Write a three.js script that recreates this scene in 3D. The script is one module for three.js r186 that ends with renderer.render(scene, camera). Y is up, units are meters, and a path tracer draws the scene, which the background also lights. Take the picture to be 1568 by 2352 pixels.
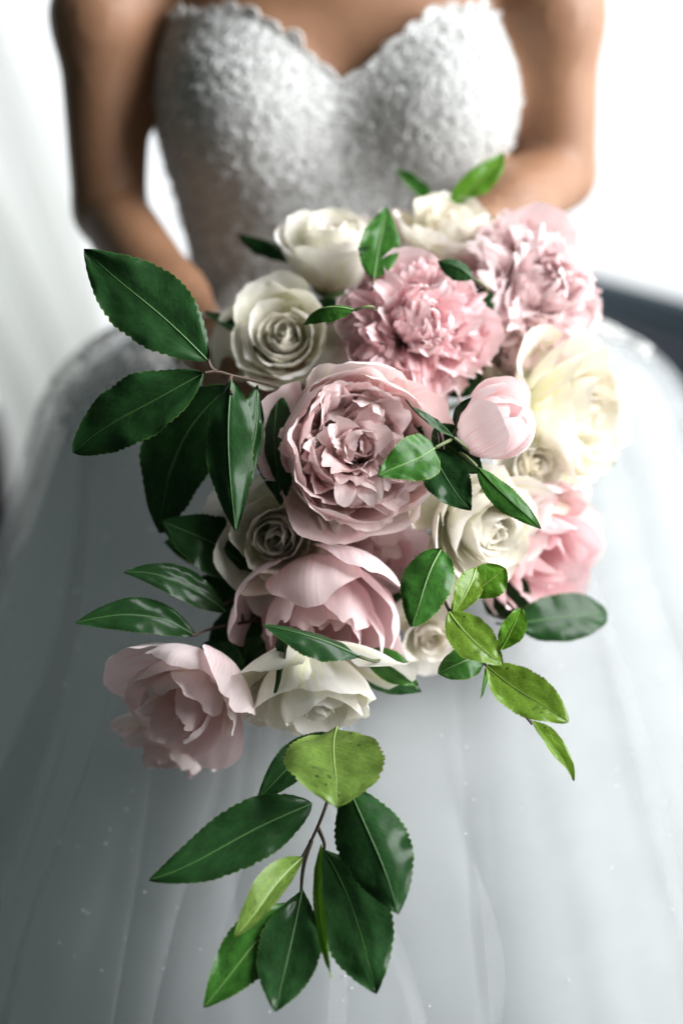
import * as THREE from 'three';
import { MarchingCubes } from 'three/addons/objects/MarchingCubes.js';
import { mergeGeometries, mergeVertices } from 'three/addons/utils/BufferGeometryUtils.js';
import { RoundedBoxGeometry } from 'three/addons/geometries/RoundedBoxGeometry.js';
import { RectAreaLightUniformsLib } from 'three/addons/lights/RectAreaLightUniformsLib.js';

// ---------------------------------------------------------------- camera, light, exposure
RectAreaLightUniformsLib.init();
const scene = new THREE.Scene();
const V = (x, y, z) => new THREE.Vector3(x, y, z);
const PITCH = 18 * Math.PI / 180;
const camera = new THREE.PerspectiveCamera(39.6, 682 / 1024, 0.05, 40);
camera.position.set(0, 1.42, 1.40);
camera.rotation.set(-PITCH, 0, 0);
camera.focus = 1.0;
camera.userData.fStop = 1.8;
const renderer = new THREE.WebGLRenderer({ antialias: true });
renderer.toneMapping = THREE.LinearToneMapping;
renderer.toneMappingExposure = 1.15;
renderer.shadowMap.enabled = true;
scene.background = new THREE.Color().setRGB(0.046, 0.062, 0.056);   // dim light of the room behind the photographer

// two windows meet in a corner behind the bride: one behind her, one along her left side
const SIDE = { ax: 0.63, az: -2.70, bx: 2.43, bz: 1.95, y0: 0.82, y1: 4.2 };
const BACK = { x0: -3.4, x1: 0.58, z: -2.78, y0: 0.40, y1: 3.2 };
const SPLIT = 0.62, SPLIT_Y = 1.6;
function windowLight(w, h, pos, look, power) {
  const l = new THREE.RectAreaLight(new THREE.Color().setRGB(0.985, 1.0, 1.01), power, w, h);
  l.position.copy(pos); l.lookAt(look); scene.add(l);
}
{
  const len = Math.hypot(SIDE.bx - SIDE.ax, SIDE.bz - SIDE.az), n = V(-(SIDE.bz - SIDE.az), 0, SIDE.bx - SIDE.ax).normalize();
  for (const [t0, t1, y0, y1, power] of [[0, SPLIT, SIDE.y0, SIDE.y1, 1.2], [SPLIT, 1, SIDE.y0, SPLIT_Y, 6.5], [SPLIT, 1, SPLIT_Y, SIDE.y1, 15.5]]) {   // unseen near part made stronger, most at the top, to light the blooms
    const t = (t0 + t1) / 2, c = V(SIDE.ax + (SIDE.bx - SIDE.ax) * t, (y0 + y1) / 2, SIDE.az + (SIDE.bz - SIDE.az) * t).addScaledVector(n, 0.03);
    windowLight(len * (t1 - t0) - 0.06, y1 - y0 - 0.06, c, c.clone().add(n), power);
  }
  const b = V((BACK.x0 + BACK.x1) / 2, (BACK.y0 + BACK.y1) / 2, BACK.z + 0.03);
  windowLight(BACK.x1 - BACK.x0 - 0.06, BACK.y1 - BACK.y0 - 0.1, b, b.clone().add(V(0, 0, 1)), 0.35);
}

// ---------------------------------------------------------------- helpers
function rng(seed) { let a = (seed * 2654435761) >>> 0; return () => { a |= 0; a = a + 0x6D2B79F5 | 0; let t = Math.imul(a ^ a >>> 15, 1 | a); t = t + Math.imul(t ^ t >>> 7, 61 | t) ^ t; return ((t ^ t >>> 14) >>> 0) / 4294967296; }; }
function hash(x, y, s) { let h = Math.imul(x | 0, 374761393) ^ Math.imul(y | 0, 668265263) ^ Math.imul(s | 0, 974634777); h = Math.imul(h ^ h >>> 13, 1274126177); return ((h ^ h >>> 16) >>> 0) / 4294967296; }
function noise(x, y, s = 0) {
  const xi = Math.floor(x), yi = Math.floor(y); let fx = x - xi, fy = y - yi; fx = fx * fx * (3 - 2 * fx); fy = fy * fy * (3 - 2 * fy);
  const a = hash(xi, yi, s), b = hash(xi + 1, yi, s), c = hash(xi, yi + 1, s), d = hash(xi + 1, yi + 1, s);
  return (a + (b - a) * fx + (c - a) * fy + (a - b - c + d) * fx * fy) * 2 - 1;
}
const fbm = (x, y, s) => noise(x, y, s) * 0.6 + noise(x * 2.1, y * 2.1, s + 7) * 0.3 + noise(x * 4.3, y * 4.3, s + 13) * 0.15;
const clamp = (x, a = 0, b = 1) => Math.min(b, Math.max(a, x));
const sstep = (a, b, x) => { const t = clamp((x - a) / (b - a)); return t * t * (3 - 2 * t); };
const lerp = (a, b, t) => a + (b - a) * t;
const RAD = Math.PI / 180;

// a survey of the place: sight lines from where the photograph was taken, with a measured distance
const FWD = V(0, -Math.sin(PITCH), -Math.cos(PITCH)), UPV = V(0, Math.cos(PITCH), -Math.sin(PITCH)), RGT = V(1, 0, 0), TOW = FWD.clone().negate();
const FPX = 1176 / Math.tan(39.6 / 2 * RAD);
const P = (x, y, d) => V(0, 1.42, 1.40).addScaledVector(FWD, d).addScaledVector(RGT, (x - 784) / FPX * d).addScaledVector(UPV, (1176 - y) / FPX * d);
const D = (x, y, z) => V(0, 0, 0).addScaledVector(RGT, x).addScaledVector(UPV, y).addScaledVector(TOW, z).normalize();
const M = (px, d) => px / FPX * d;

const taken = new Map();
function numbered(n) { const k = taken.get(n) || 0; taken.set(n, k + 1); return k ? n + '_' + String(k).padStart(3, '0') : n; }
function mesh(name, geo, mat, parent) {
  const m = new THREE.Mesh(geo, mat); m.castShadow = m.receiveShadow = true;
  if (parent) { m.name = name; parent.add(m); } else { m.name = numbered(name); scene.add(m); }
  return m;
}
function thing(name, label, category, group, pos, quat) {
  const o = new THREE.Group(); o.name = numbered(name); scene.add(o);
  if (pos) o.position.copy(pos); if (quat) o.quaternion.copy(quat);
  o.userData = { label, category }; if (group) o.userData.group = group;
  return o;
}
function tag(o, label, category, group, kind) { o.userData = { label, category }; if (group) o.userData.group = group; if (kind) o.userData.kind = kind; return o; }
function grid(nu, nv, fn) {                 // fn(i/nu, j/nv) -> [x,y,z,(u,v)]
  const pos = [], uv = [], idx = [];
  for (let j = 0; j <= nv; j++) for (let i = 0; i <= nu; i++) { const p = fn(i / nu, j / nv, i, j); pos.push(p[0], p[1], p[2]); uv.push(p[3] ?? i / nu, p[4] ?? j / nv); }
  for (let j = 0; j < nv; j++) for (let i = 0; i < nu; i++) { const a = j * (nu + 1) + i, b = a + 1, c = a + nu + 1, d = c + 1; idx.push(a, b, d, a, d, c); }
  const g = new THREE.BufferGeometry();
  g.setAttribute('position', new THREE.Float32BufferAttribute(pos, 3)); g.setAttribute('uv', new THREE.Float32BufferAttribute(uv, 2)); g.setIndex(idx); g.computeVertexNormals();
  return g;
}
function tube(points, r0, r1, seg = 14, rad = 6) {
  const c = new THREE.CatmullRomCurve3(points), g = new THREE.TubeGeometry(c, seg, 1, rad, false), p = g.attributes.position, ctr = new THREE.Vector3();
  for (let j = 0; j <= seg; j++) { c.getPointAt(j / seg, ctr); const r = lerp(r0, r1, j / seg); for (let i = 0; i <= rad; i++) { const k = j * (rad + 1) + i; p.setXYZ(k, ctr.x + (p.getX(k) - ctr.x) * r, ctr.y + (p.getY(k) - ctr.y) * r, ctr.z + (p.getZ(k) - ctr.z) * r); } }
  g.computeVertexNormals(); return g;
}
function texture(w, h, fn, srgb = true, repeat) {
  const a = new Uint8Array(w * h * 4);
  for (let y = 0; y < h; y++) for (let x = 0; x < w; x++) { const c = fn(x / w, y / h, x, y), k = (y * w + x) * 4; a[k] = clamp(c[0]) * 255; a[k + 1] = clamp(c[1]) * 255; a[k + 2] = clamp(c[2]) * 255; a[k + 3] = 255; }
  const t = new THREE.DataTexture(a, w, h, THREE.RGBAFormat); t.magFilter = THREE.LinearFilter; t.minFilter = THREE.LinearMipmapLinearFilter; t.generateMipmaps = true;
  if (srgb) t.colorSpace = THREE.SRGBColorSpace; t.wrapS = t.wrapT = THREE.RepeatWrapping; if (repeat) t.repeat.set(...repeat); t.needsUpdate = true; return t;
}
const lin = (r, g, b) => new THREE.Color().setRGB(r, g, b);
const phys = (o) => new THREE.MeshPhysicalMaterial({ side: THREE.DoubleSide, ...o });

// ---------------------------------------------------------------- materials
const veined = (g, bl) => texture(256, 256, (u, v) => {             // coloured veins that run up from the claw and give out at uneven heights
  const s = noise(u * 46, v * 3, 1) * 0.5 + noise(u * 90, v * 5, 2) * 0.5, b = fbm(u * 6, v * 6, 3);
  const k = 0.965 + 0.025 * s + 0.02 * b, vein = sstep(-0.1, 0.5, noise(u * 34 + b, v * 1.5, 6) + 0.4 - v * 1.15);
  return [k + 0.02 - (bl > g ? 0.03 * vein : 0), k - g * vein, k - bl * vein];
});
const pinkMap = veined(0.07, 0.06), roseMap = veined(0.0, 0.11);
const petalBump = texture(256, 256, (u, v) => { const k = 0.5 + 0.25 * noise(u * 40, v * 3, 1) + 0.25 * noise(u * 80, v * 4, 2); return [k, k, k]; }, false);
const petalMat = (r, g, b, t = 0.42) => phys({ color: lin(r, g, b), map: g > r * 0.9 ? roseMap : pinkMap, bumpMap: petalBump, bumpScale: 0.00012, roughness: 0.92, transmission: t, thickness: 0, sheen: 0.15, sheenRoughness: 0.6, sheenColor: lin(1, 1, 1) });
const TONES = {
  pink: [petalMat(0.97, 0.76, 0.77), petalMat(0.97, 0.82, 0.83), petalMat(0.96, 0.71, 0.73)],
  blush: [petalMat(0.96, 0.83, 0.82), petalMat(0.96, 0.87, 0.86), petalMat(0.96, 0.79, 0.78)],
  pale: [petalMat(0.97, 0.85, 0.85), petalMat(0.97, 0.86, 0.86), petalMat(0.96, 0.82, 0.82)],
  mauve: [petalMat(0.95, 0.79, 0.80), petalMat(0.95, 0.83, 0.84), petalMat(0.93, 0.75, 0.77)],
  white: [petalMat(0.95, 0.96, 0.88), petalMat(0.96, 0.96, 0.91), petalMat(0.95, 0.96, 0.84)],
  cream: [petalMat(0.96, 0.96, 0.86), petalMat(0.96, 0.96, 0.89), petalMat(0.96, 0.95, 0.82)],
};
function leafMaps(base, vein, rim, mott, specks = 0.0) {
  const col = texture(160, 320, (u, v) => {
    const x = Math.abs(u - 0.5) * 2, ph = (v * 9 - x * 2.4);
    const side = Math.exp(-Math.pow(((ph % 1 + 1) % 1 - 0.5) * 16, 2)) * 0.35 * (1 - x * 0.6);
    const mid = Math.exp(-Math.pow(x * 26, 2)), edge = sstep(0.955, 0.985, x), m = fbm(u * 9, v * 16, 5) * mott, f = fbm(u * 40, v * 70, 8) * 0.1;
    return [0, 1, 2].map(k => { let c = base[k] * (1 + m + f) * (1 - specks * sstep(0.52, 0.66, noise(u * 14 + 3, v * 26, 17)) * sstep(-0.1, 0.3, noise(u * 5, v * 6, 19))); c = lerp(c, vein[k], Math.max(mid * 0.85, side * 0.32)); return lerp(c, rim[k], edge * 0.8); });
  });
  return col;
}
const leafBump = texture(160, 320, (u, v) => {
  const x = Math.abs(u - 0.5) * 2, ph = (v * 9 - x * 2.4), side = Math.exp(-Math.pow(((ph % 1 + 1) % 1 - 0.5) * 9, 2)) * (1 - x * 0.5);
  const k = 0.55 - side * 0.10 + fbm(u * 10, v * 18, 9) * 0.22 - Math.exp(-Math.pow(x * 20, 2)) * 0.2; return [k, k, k];
}, false);
const s255 = (r, g, b) => [r / 255, g / 255, b / 255];
const leafMat = (map, coat, cr, t) => phys({ map, bumpMap: leafBump, bumpScale: 0.0008, roughness: 0.85, clearcoat: coat, clearcoatRoughness: cr, transmission: t, thickness: 0, specularIntensity: 0.25 });
const LEAF = {
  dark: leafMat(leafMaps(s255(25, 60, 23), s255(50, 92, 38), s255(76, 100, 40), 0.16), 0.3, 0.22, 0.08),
  mid: leafMat(leafMaps(s255(48, 96, 29), s255(100, 142, 56), s255(126, 146, 56), 0.16, 0.3), 0.4, 0.22, 0.16),
  bright: leafMat(leafMaps(s255(78, 124, 24), s255(118, 156, 52), s255(134, 156, 50), 0.14), 0.4, 0.2, 0.24),
  lime: leafMat(leafMaps(s255(98, 130, 36), s255(122, 150, 58), s255(136, 152, 54), 0.08, 0.45), 0.5, 0.18, 0.26),
  pale: leafMat(leafMaps(s255(106, 134, 56), s255(126, 152, 76), s255(128, 140, 66), 0.08, 0.35), 0.4, 0.24, 0.24),
};
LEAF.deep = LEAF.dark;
const RIB = { dark: lin(0.06, 0.15, 0.04), mid: lin(0.14, 0.26, 0.07), bright: lin(0.22, 0.36, 0.06), lime: lin(0.27, 0.40, 0.09), pale: lin(0.27, 0.38, 0.11) };
for (const k in RIB) RIB[k] = phys({ color: RIB[k], roughness: 0.5 });
RIB.deep = RIB.dark;
const stemMat = phys({ color: lin(0.10, 0.13, 0.045), roughness: 0.6 }), barkMat = phys({ color: lin(0.07, 0.045, 0.03), roughness: 0.7 });
const calyxMat = phys({ color: lin(0.10, 0.20, 0.06), roughness: 0.6 });

// ---------------------------------------------------------------- the setting
const plumMat = phys({ color: lin(0.035, 0.022, 0.045), roughness: 0.85 });
const frameMat = phys({ color: lin(0.075, 0.11, 0.135), roughness: 0.7, specularIntensity: 0.3 });
const sillMat = phys({ color: lin(0.20, 0.20, 0.24), roughness: 0.7, specularIntensity: 0.3 });
const paneMat = new THREE.MeshStandardMaterial({ color: 0x222222, emissive: lin(0.97, 1.0, 1.02), emissiveIntensity: 1.05, roughness: 0.3 });
{
  const floor = mesh('floor', new THREE.PlaneGeometry(9, 9).rotateX(-Math.PI / 2), phys({ color: lin(0.10, 0.09, 0.09), roughness: 0.7 }));
  tag(floor, 'dark floor under the wedding dress', 'floor', null, 'structure');
  const wallGeo = new RoundedBoxGeometry(BACK.x1 - BACK.x0 + 0.3, BACK.y0, 0.12, 2, 0.01); wallGeo.translate((BACK.x0 + BACK.x1) / 2 - 0.15, BACK.y0 / 2, BACK.z - 0.06);
  tag(mesh('low_wall', wallGeo, plumMat), 'dark plum low wall below the back window', 'wall', null, 'structure');
  // back window
  const bw = thing('window', 'bright overexposed window behind the sheer curtain', 'window'); bw.userData.kind = 'structure';
  mesh('pane', new THREE.PlaneGeometry(BACK.x1 - BACK.x0, BACK.y1 - BACK.y0).translate((BACK.x0 + BACK.x1) / 2, (BACK.y0 + BACK.y1) / 2, BACK.z), paneMat, bw);
  // side window: pane, dark frame rail, sill and skirting panel
  const dx = SIDE.bx - SIDE.ax, dz = SIDE.bz - SIDE.az, len = Math.hypot(dx, dz), ang = -Math.atan2(dz, dx);
  const sw = thing('window', 'bright overexposed side window with dark frame beside the bride', 'window', null, V((SIDE.ax + SIDE.bx) / 2, 0, (SIDE.az + SIDE.bz) / 2)); sw.userData.kind = 'structure';
  sw.rotation.y = ang;
  mesh('pane', new THREE.PlaneGeometry(len, SIDE.y1 - SIDE.y0).translate(0, (SIDE.y0 + SIDE.y1) / 2, 0), paneMat, sw);
  mesh('frame_rail', new RoundedBoxGeometry(len, 0.10, 0.06, 3, 0.015).translate(0, SIDE.y0 - 0.034, 0.03), frameMat, sw);
  mesh('glazing_bead', new RoundedBoxGeometry(len, 0.028, 0.04, 3, 0.006).translate(0, SIDE.y0 - 0.10, 0.035), sillMat, sw);
  mesh('lower_rail', new RoundedBoxGeometry(len, 0.09, 0.06, 3, 0.015).translate(0, SIDE.y0 - 0.162, 0.035), frameMat, sw);
  mesh('sill', new RoundedBoxGeometry(len, 0.04, 0.14, 3, 0.01).translate(0, SIDE.y0 - 0.23, 0.07), phys({ color: lin(0.75, 0.77, 0.78), roughness: 0.6 }), sw);
  const panel = mesh('low_wall', new RoundedBoxGeometry(len, SIDE.y0 - 0.255, 0.1, 2, 0.01).translate(0, (SIDE.y0 - 0.255) / 2, -0.02), phys({ color: lin(0.7, 0.72, 0.73), roughness: 0.8 }));
  panel.position.copy(sw.position); panel.rotation.y = ang;
  tag(panel, 'pale low wall under the side window sill', 'wall', null, 'structure');
}
// sheer curtain drawn aside, so its folds run aslant
{
  const m = phys({ color: lin(0.88, 0.89, 0.87), roughness: 1, transmission: 0.62, thickness: 0 });
  const g = grid(150, 60, (a, b) => {
    const y = lerp(2.95, 0.04, b), gather = sstep(2.6, 0.36, y);
    const xr = -0.54 - 0.20 * clamp(y - 0.36, 0, 1.6), xl = lerp(-2.3, -0.90, Math.pow(gather, 1.25));
    const f = Math.sin(a * 58 + fbm(a * 5, b * 1.4, 3) * 2.2) * 0.026 + Math.sin(a * 21 + 1) * 0.03;
    return [lerp(xl, xr, a), y, -2.34 + f * 1.3 + noise(a * 8, b * 3, 5) * 0.015, a * 3, b * 6];
  });
  tag(mesh('curtain', g, m), 'sheer white curtain with slanting folds beside the bride', 'curtain');
}

// ---------------------------------------------------------------- the bride: signed distances, one continuous skin
const smin = (a, b, k) => { const h = Math.max(k - Math.abs(a - b), 0) / k; return Math.min(a, b) - h * h * k * 0.25; };
function capsule(p, a, b, ra, rb) {
  const bx = b.x - a.x, by = b.y - a.y, bz = b.z - a.z, px = p.x - a.x, py = p.y - a.y, pz = p.z - a.z;
  const h = clamp((px * bx + py * by + pz * bz) / (bx * bx + by * by + bz * bz)), r = lerp(ra, rb, h);
  return Math.hypot(px - bx * h, py - by * h, pz - bz * h) - r;
}
const CX = 0.003;
const spine = [[1.02, 0.155, -0.11], [1.17, 0.130, -0.115], [1.27, 0.147, -0.115], [1.38, 0.177, -0.12], [1.47, 0.170, -0.125]];
function torso(p) {
  let d = 1;
  const q = V((p.x - CX) * (p.x > CX ? 1.07 : 0.97), p.y, 0);
  for (let i = 0; i + 1 < spine.length; i++) {
    const [y0, r0, z0] = spine[i], [y1, r1, z1] = spine[i + 1];
    q.z = (p.z - lerp(z0, z1, clamp((p.y - y0) / (y1 - y0)))) * 1.5;
    const e = capsule(q, V(0, y0, 0), V(0, y1, 0), r0, r1) * 0.8;
    d = i ? smin(d, e, 0.03) : e;
  }
  for (const s of [-1, 1]) d = smin(d, Math.hypot(p.x - CX - s * 0.086, (p.y - 1.372) * 0.9, p.z + 0.046) - 0.076, 0.035);
  return d;
}
const armL = [V(-0.195, 1.53, -0.12), P(232, 40, 1.39), P(252, 480, 1.45), P(390, 690, 1.34), P(505, 830, 1.235)];
const armR = [V(0.205, 1.53, -0.12), P(1272, 40, 1.39), P(1282, 400, 1.44), P(1170, 485, 1.36), P(960, 640, 1.28)];
function armDist(p, A) {
  let d = capsule(p, A[0], A[1], 0.056, 0.043);
  d = smin(d, capsule(p, A[1], A[2], 0.043, 0.037), 0.03);
  d = smin(d, capsule(p, A[2], A[3], 0.036, 0.035), 0.008);
  return smin(d, capsule(p, A[3], A[4], 0.034, 0.025), 0.02);
}
function skinField(p) {
  let d = torso(p);
  d = smin(d, capsule(p, V(-0.16, 1.535, -0.13), V(0.17, 1.535, -0.13), 0.052, 0.052), 0.08);
  d = smin(d, capsule(p, V(CX, 1.53, -0.13), V(CX, 1.66, -0.12), 0.056, 0.052), 0.05);
  return Math.min(smin(d, armDist(p, armL), 0.035), smin(d, armDist(p, armR), 0.035));
}
function polygonize(field, centre, half, res) {
  const mc = new MarchingCubes(res, new THREE.MeshBasicMaterial(), false, false, 200000);
  const p = V(0, 0, 0), hs = res / 2;
  for (let z = 0; z < res; z++) for (let y = 0; y < res; y++) for (let x = 0; x < res; x++) {
    p.set(centre.x + (x - hs) / hs * half, centre.y + (y - hs) / hs * half, centre.z + (z - hs) / hs * half);
    mc.field[x + y * res + z * res * res] = -field(p);
  }
  mc.isolation = 0; mc.update();
  let g = new THREE.BufferGeometry();
  const n = mc.count * 3, a = new Float32Array(n);
  for (let i = 0; i < n; i += 3) { a[i] = centre.x + mc.positionArray[i] * half; a[i + 1] = centre.y + mc.positionArray[i + 1] * half; a[i + 2] = centre.z + mc.positionArray[i + 2] * half; }
  g.setAttribute('position', new THREE.BufferAttribute(a, 3));
  g = mergeVertices(g, 1e-5); g.computeVertexNormals(); return g;
}
// hands close round the bound stems behind the flowers
const GRIP = P(700, 900, 1.215), GRIP_AXIS = V(0.12, -0.62, -0.50).normalize();
function handField(side) {                 // side -1: the hand seen at the picture's left
  const A = side < 0 ? armL : armR, wrist = A[4], knuckle = side < 0 ? P(575, 885, 1.185) : P(850, 760, 1.215);
  const across = GRIP_AXIS.clone(), outd = knuckle.clone().sub(wrist).normalize();
  const n = across.clone().cross(outd).normalize().multiplyScalar(side < 0 ? 1 : -1); if (n.dot(TOW) < 0) n.negate();
  const bones = [];
  const palmEnds = [];
  for (let k = 0; k < 4; k++) {
    const off = (k - 1.5) * 0.0185, k0 = knuckle.clone().addScaledVector(across, off), len = [0.9, 1.0, 0.95, 0.78][k];
    palmEnds.push(k0);
    bones.push([wrist.clone().addScaledVector(across, off * 0.55), k0, 0.017, 0.0115, 0.018]);
    const d1 = outd.clone().multiplyScalar(0.75).addScaledVector(n, -0.1).normalize(), d2 = outd.clone().multiplyScalar(0.35).addScaledVector(n, -0.9).normalize(), d3 = outd.clone().multiplyScalar(-0.7).addScaledVector(n, -0.6).normalize();
    const a = k0.clone().addScaledVector(d1, 0.04 * len), b = a.clone().addScaledVector(d2, 0.026 * len), c = b.clone().addScaledVector(d3, 0.02 * len);
    bones.push([k0, a, 0.0098, 0.0088, 0.006], [a, b, 0.0088, 0.008, 0.004], [b, c, 0.008, 0.0065, 0.004]);
  }
  const t0 = wrist.clone().addScaledVector(across, -0.024).addScaledVector(outd, 0.02), t1 = t0.clone().addScaledVector(outd, 0.03).addScaledVector(across, -0.018).addScaledVector(n, 0.012), t2 = t1.clone().addScaledVector(outd, 0.028).addScaledVector(n, 0.006);
  bones.push([t0, t1, 0.013, 0.0105, 0.012], [t1, t2, 0.0105, 0.0085, 0.004]);
  const back = wrist.clone().lerp(A[3], 0.45);
  bones.push([back, wrist, 0.0285, 0.0245, 0.01]);
  return { f: p => { let d = 1; for (const [a, b, ra, rb, k] of bones) d = smin(d, capsule(p, a, b, ra, rb), k); return d; }, c: wrist.clone().lerp(knuckle, 0.6) };
}
const skinMap = texture(256, 256, (u, v) => { const b = fbm(u * 7, v * 7, 21), f = fbm(u * 60, v * 60, 22); const k = 0.95 + 0.05 * b + 0.03 * f; return [k + 0.02, k, k - 0.01]; });
const skinMat = phys({ color: lin(0.31, 0.163, 0.09), roughness: 0.55, map: skinMap, sheen: 0.2, sheenRoughness: 0.5, sheenColor: lin(1, 0.8, 0.7) });
{
  const body = polygonize(skinField, V(0, 1.30, -0.05), 0.46, 104);
  const parts = [body];
  for (const s of [-1, 1]) { const h = handField(s); parts.push(polygonize(h.f, h.c, 0.12, 72)); }
  for (const g of parts) { const p = g.attributes.position, uv = []; for (let i = 0; i < p.count; i++) uv.push(p.getX(i) * 3, p.getY(i) * 3); g.setAttribute('uv', new THREE.Float32BufferAttribute(uv, 2)); }
  tag(mesh('person', mergeGeometries(parts), skinMat), 'person with bare shoulders in a strapless dress holding the bouquet with both hands', 'person');
}
// pearl bracelet on the wrist seen between leaves and rose
{
  const b = thing('bracelet', 'thin pearl bracelet round the wrist at the left of the bouquet', 'bracelet', null, armL[4].clone().lerp(armL[3], 0.22));
  const ax = armL[4].clone().sub(armL[3]).normalize(); b.quaternion.setFromUnitVectors(V(0, 1, 0), ax);
  const m = phys({ color: lin(0.8, 0.78, 0.76), roughness: 0.25, clearcoat: 0.8 }), s = new THREE.SphereGeometry(0.0032, 10, 8);
  for (let i = 0; i < 30; i++) { const o = mesh('pearl', s, m, b), a = i / 30 * Math.PI * 2; o.position.set(Math.cos(a) * 0.0315, 0, Math.sin(a) * 0.0315); }
}

// ---------------------------------------------------------------- the dress
const laceMap = texture(512, 512, (u, v) => {
  const a = fbm(u * 34, v * 26, 31), w = Math.abs(noise(u * 44 + a * 1.6, v * 34 - a, 32)), l = sstep(0.34, 0.10, w);
  const k = 0.85 + 0.10 * l + 0.03 * fbm(u * 80, v * 80, 33); return [k, k * 0.995, k * 0.985];
});
const laceBump = texture(512, 512, (u, v) => { const a = fbm(u * 34, v * 26, 31), w = Math.abs(noise(u * 44 + a * 1.6, v * 34 - a, 32)), l = sstep(0.34, 0.10, w); return [l, l, l]; }, false);
const laceMat = phys({ color: lin(0.68, 0.69, 0.68), map: laceMap, bumpMap: laceBump, bumpScale: 0.00025, roughness: 0.7, sheen: 0.3, sheenColor: lin(1, 1, 1) });
const cordMat = phys({ color: lin(0.75, 0.75, 0.74), roughness: 0.45, sheen: 0.3, sheenColor: lin(1, 1, 1) });
const beadMat = phys({ color: lin(0.9, 0.9, 0.92), roughness: 0.15, metalness: 0.15, clearcoat: 1, clearcoatRoughness: 0.05 });
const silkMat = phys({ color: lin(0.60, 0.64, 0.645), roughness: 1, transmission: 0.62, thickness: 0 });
const dress = thing('wedding_dress', 'strapless white lace wedding dress with sweetheart neckline and full tulle skirt', 'dress');
const AXZ = -0.115;
function hug(th, y, off) {                                            // the surface of the bodice over the torso
  const s = Math.sin(th), c = Math.cos(th); let r = 0.36;
  const p = V(0, y, 0);
  for (let i = 0; i < 40; i++) { p.x = CX + s * r; p.z = AXZ + c * r; const d = torso(p) - off; if (d < 0.0004) break; r -= d * 0.85; if (r < 0.02) break; }
  return p;
}
const neck = (th) => { const x = Math.abs(th); return 1.384 + 0.068 * Math.pow(clamp(x / 0.66), 0.95) + 0.004 * Math.sin(x * 4) - 0.05 * sstep(1.5, 2.6, x); };
{
  const NU = 150, NV = 34;
  const g = grid(NU, NV, (a, b) => {
    const th = (a * 2 - 1) * Math.PI, y = lerp(1.12, neck(th), b), p = hug(th, y, 0.007);
    return [p.x, p.y, p.z, a * 6, b * 2];
  });
  const bod = mesh('bodice', g, laceMat, dress);
  // corded lace and beads sewn on
  const R = rng(5), arcs = [], beads = [];
  const scatter = (pt, n, size) => {
    for (let i = 0; i < n; i++) {
      const c = pt(R); if (!c) continue;
      const { p, nrm } = c, q = new THREE.Quaternion().setFromUnitVectors(V(0, 0, 1), nrm), s = size * (0.5 + R());
      if (R() < 0.16) { const bg = new THREE.OctahedronGeometry(0.0013 + 0.001 * R(), 0); bg.translate(p.x + nrm.x * 0.002, p.y + nrm.y * 0.002, p.z + nrm.z * 0.002); beads.push(bg); continue; }
      const t = new THREE.TorusGeometry(s, 0.0007 + R() * 0.0004, 4, 9, Math.PI * (0.7 + R() * 1.0)); t.scale(1, 0.55 + R() * 0.8, 0.4); t.rotateZ(R() * 7); t.applyQuaternion(q); t.translate(p.x - nrm.x * 0.0006, p.y - nrm.y * 0.0006, p.z - nrm.z * 0.0006); arcs.push(t);
    }
  };
  scatter(R => {
    const th = (R() * 2 - 1) * 1.75, y = lerp(1.15, neck(th) + 0.002, Math.pow(R(), 0.8)), p = hug(th, y, 0.008), a = hug(th + 0.02, y, 0.008), b = hug(th, y + 0.004, 0.008);
    const nrm = a.sub(p).cross(b.sub(p)).normalize(); if (nrm.dot(V(Math.sin(th), 0, Math.cos(th))) < 0) nrm.negate(); return { p, nrm };
  }, 3400, 0.0058);
  const ap = mesh('lace_applique', mergeGeometries(arcs), cordMat, bod); ap.userData.kind = 'stuff';
  const be = mesh('beading', mergeGeometries(beads), beadMat, bod); be.userData.kind = 'stuff';
  // scalloped edge along the neckline
  const loop = (w, h, k) => { const pts = []; for (let i = 0; i <= 10; i++) { const a = Math.PI * i / 10; pts.push(V(-Math.cos(a) * w / 2, Math.sin(a) * h * (1 + 0.08 * Math.sin(k + i)), 0)); } return tube(pts, 0.0010, 0.0010, 12, 5); };
  let th = -1.9, k = 0;
  while (th < 1.9) {
    const w = 0.014 + 0.008 * hash(k, 2, 4), p0 = hug(th, neck(th), 0.0075), st = w / Math.hypot(p0.x - CX, p0.z - AXZ), th1 = th + st, p1 = hug(th1, neck(th1), 0.0075), ctr = p0.clone().add(p1).multiplyScalar(0.5);
    const xa = p1.clone().sub(p0); const wl = xa.length(); xa.normalize(); const out = V(Math.sin(th), 0.0, Math.cos(th)); const up = out.clone().cross(xa).normalize(); if (up.y < 0) up.negate();
    const mt = new THREE.Matrix4().makeBasis(xa, up, xa.clone().cross(up)).setPosition(ctr);
    const sh = (0.006 + 0.010 * hash(k, 3, 4)) * (0.3 + 0.7 * sstep(0.2, 0.55, Math.abs(th)));
    const fan = [loop(wl * 1.05, sh, k), loop(wl * 0.55, sh * 0.6, k + 2)];
    const petal = grid(6, 2, (a, b) => [(a - 0.5) * wl, Math.sin(Math.PI * a) * sh * 0.92 * b, -0.0008]);
    const sc = mesh('scallop', mergeGeometries([...fan, petal].map(x => { x.deleteAttribute('uv'); return x.toNonIndexed(); })), cordMat, bod);
    sc.applyMatrix4(mt); th = th1; k++;
  }
}
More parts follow.
